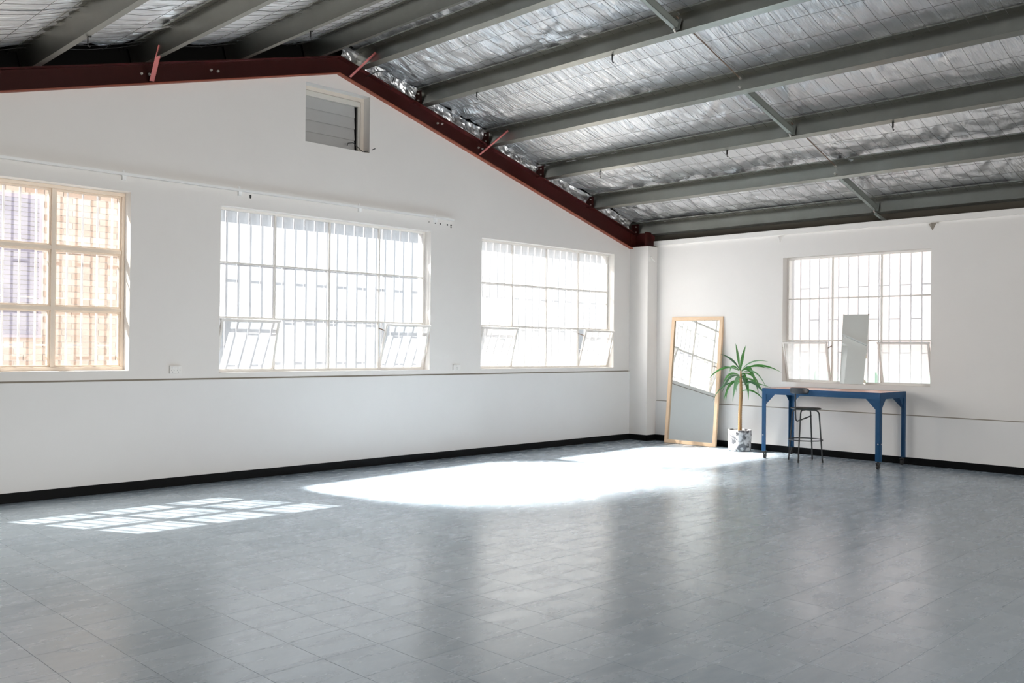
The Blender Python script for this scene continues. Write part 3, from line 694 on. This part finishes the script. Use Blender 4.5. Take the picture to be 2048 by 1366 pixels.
LV = [[(-.005, 1.11), (-.036, 1.335), (-.062, 1.481), 1.3], [(.002, 1.10), (.02, 1.29), (.087, 1.458), 1.6], [(-.01, 1.12), (-.09, 1.28), (-.267, 1.333), 1.1], [(-.016, 1.11), (-.144, 1.16), (-.278, 1.171), .6],
      [(-.01, 1.10), (-.22, 1.24), (-.434, .972), 1.0], [(-.01, 1.11), (-.11, 1.23), (-.113, 1.079), 1.0], [(-.015, 1.043), (-.17, 1.13), (-.245, .90), 1.1], [(-.009, 1.03), (-.17, 1.09), (-.244, .798), 1.2],
      [(-.003, 1.0), (-.08, 1.10), (-.140, .684), 1.6], [(-.008, .946), (-.17, 1.02), (-.243, .683), 1.4], [(-.008, .946), (-.18, 1.0), (-.176, .647), .9], [(-.003, .97), (-.04, 1.05), (-.032, .80), 1.0],
      [(-.02, .93), (-.25, .98), (-.371, .675), .6], [(.018, 1.12), (.12, 1.29), (.342, 1.236), .6], [(.02, 1.10), (.23, 1.27), (.519, 1.088), 1.0], [(.02, 1.10), (.17, 1.22), (.391, 1.133), .7],
      [(.02, 1.10), (.14, 1.24), (.242, .773), 1.7], [(.02, 1.10), (.16, 1.25), (.198, .965), 1.1], [(.02, 1.08), (.22, 1.18), (.333, .871), .8], [(.02, 1.05), (.09, 1.12), (.114, .80), 1.2],
      [(.02, 1.02), (.13, 1.08), (.152, .693), 1.5], [(.02, 1.0), (.20, 1.03), (.321, .786), 1.0], [(.02, .94), (.16, 1.01), (.297, .80), 1.0], [(.02, .90), (.10, .93), (.174, .96), .5],
      [(.012, .82), (.15, .90), (.31, .682), .8], [(.02, 1.06), (.18, 1.12), (.278, .84), 1.0], [(.02, .95), (.22, .96), (.418, .872), .5], [(.015, 1.04), (.06, .98), (.078, .85), 1.2], [(.003, 1.02), (-.03, .95), (-.044, .84), 1.1]]
rl = random.Random(5)
for q, (b0, b1, b2, wd) in enumerate(LV):
    dd = rl.uniform(-.16, .16)*(1 if q > 4 else .5)
    p0, p1, p2 = L2(*b0, dd*.1), L2(*b1, dd*.7), L2(*b2, dd)
    cl_ = lambda p: min(0, (.17+.06-p.x)/.7068)
    p1 = p1 + NV*cl_(p1+A*0+Vector((0, 0, 0))) if p1.x > .23 else p1
    p2 = p2 + NV*cl_(p2) if p2.x > .23 else p2
    n = 11; vs = []; w0 = .0105*wd
    fa = NV*-1 + Vector((0, 0, .25)) + RTv*rl.uniform(-.35, .35)
    for k in range(n+1):
        s_ = k/n; c = p0*(1-s_)**2 + p1*2*s_*(1-s_) + p2*s_*s_
        tg = ((p1-p0)*(1-s_) + (p2-p1)*s_).normalized()
        wv = tg.cross(fa).normalized(); nv_ = wv.cross(tg)
        w_ = w0*(.35+1.1*min(1, s_*2.6)) if s_ < .4 else w0*1.45*(1-((s_-.4)/.6)**1.7)+.0004
        vs += [c-wv*w_+nv_*w_*.35, c, c+wv*w_+nv_*w_*.35]
    fs = [(3*k+j, 3*k+j+1, 3*k+j+4, 3*k+j+3) for k in range(n) for j in (0, 1)]
    MB().add(vs, fs).build('leaf', (M_leaf, M_leaf, M_leafd, M_leafp, M_leaf)[q % 5], pl, smooth=True, recalc=False)

# ------------------------------------------------------------ outside
struct(MB().box(-20, 14, .25, 14, -.3, -.05).box(.6, 14, -18, .25, -.3, -.05).build('ground', M_conc))
# neighbouring brick building
M_brick = mat('cream_brick', (.66, .46, .32), .85, bump=.3, bscale=30)
N = M_brick.node_tree.nodes; L = M_brick.node_tree.links; oi = N.new('ShaderNodeObjectInfo'); cr = N.new('ShaderNodeValToRGB')
cr.color_ramp.elements[0].color = (.36, .23, .16, 1); cr.color_ramp.elements[1].color = (.54, .41, .32, 1); L.new(oi.outputs['Random'], cr.inputs[0]); L.new(cr.outputs[0], N['Principled BSDF'].inputs['Base Color'])
M_mortar = mat('mortar', (.56, .50, .44), .9); M_wdark = mat('dark_louvre_glass', (.20, .18, .24), .4); M_frm = mat('far_frame', (.30, .25, .30), .6)
YB = 4.4; b1 = empty('brick_building', (-8, YB, 0)); tag(b1, 'cream brick building with a dark louvred window seen through the timber window', 'building')
MB().box(-8, 2.6, .012, 4, 0, 4.2).build('wall', M_mortar, b1)
MB().box(-8.1, 2.7, -.05, 4.1, 4.2, 4.3).build('coping', M_trim, b1)
bp = MB().box(0, .23, -.004, .08, 0, .075).build('brick', M_brick, b1, bevel=0); first = True
for row in range(30):
    z = .986+row*.0855
    for c in range(14):
        x = -8.95+c*.24+(.12 if row % 2 else 0)
        if x < -7.10 and x+.23 > -9.3 and 1.50-.04 < z < 3.34: continue
        loc = (x+8, random.uniform(-.002, .002), z)
        if first: bp.location = loc; first = False
        else: shared(bp, 'brick', loc, b1)
ww = empty('window', (-9.0+8, -.01, 1.50), b1)
MB().box(-.04, 1.94, 0, .05, 1.80, 1.85).box(-.04, 1.94, -.03, .05, -.04, 0).box(-.04, 0, 0, .05, 0, 1.8).box(1.9, 1.94, 0, .05, 0, 1.8).box(1.30, 1.34, 0, .05, 0, 1.8).build('window_frame', M_frm, ww)
sl = MB()
for k in range(30): sl.box(0, 1.9, .0, .035, k*.06+.003, k*.06+.055, None)
stuff(sl.build('louvre_blade', M_wdark, ww))
# pale corrugated building
M_pale = mat('pale_cladding', (.42, .44, .46), .6); b2 = empty('clad_building', (1, 5.2, 0)); tag(b2, 'pale corrugated building seen through the two steel windows', 'building')
pts = []; nn_ = 240
for i in range(nn_+1):
    x = -6.2+13*i/nn_; pts.append((x, .03*(1 if (i//2) % 2 else -1)))
MB().prism(pts+[(6.8, 3.5), (-6.2, 3.5)], 2, 0, 4.0).build('wall', M_pale, b2)
MB().box(-6.3, 6.9, -.1, 3.6, 4.0, 4.1).build('roof', M_roof, b2); MB().box(-6.3, 6.9, -.2, -.08, 3.9, 4.02).build('gutter', M_trim, b2)
# pink rendered building and green fence on the right
M_pink = mat('pink_render', (.47, .395, .39), .85, var=.04); M_green = mat('green_fence', (.34, .50, .40), .7)
b3 = empty('pink_building', (6.5, -3, 0)); tag(b3, 'pale pink rendered building seen through the right wall window', 'building')
MB().box(0, 5, -9, 7.5, 0, 4.5).build('wall', M_pink, b3); MB().box(-.1, 5.1, -9.1, 7.6, 4.5, 4.62).build('coping', M_trim, b3)
fc = empty('boundary_fence', (5.6, -3, 0)); tag(fc, 'low green panel fence in front of the pink building', 'fence')
for k in range(12):
    MB().box(0, .03, -8+k*1.2+.01, -8+(k+1)*1.2-.01, -.05, .98).build('panel', M_green, fc)
    MB().box(-.03, .05, -8+k*1.2-.03, -8+k*1.2+.03, -.05, 1.0).build('post', M_green, fc)
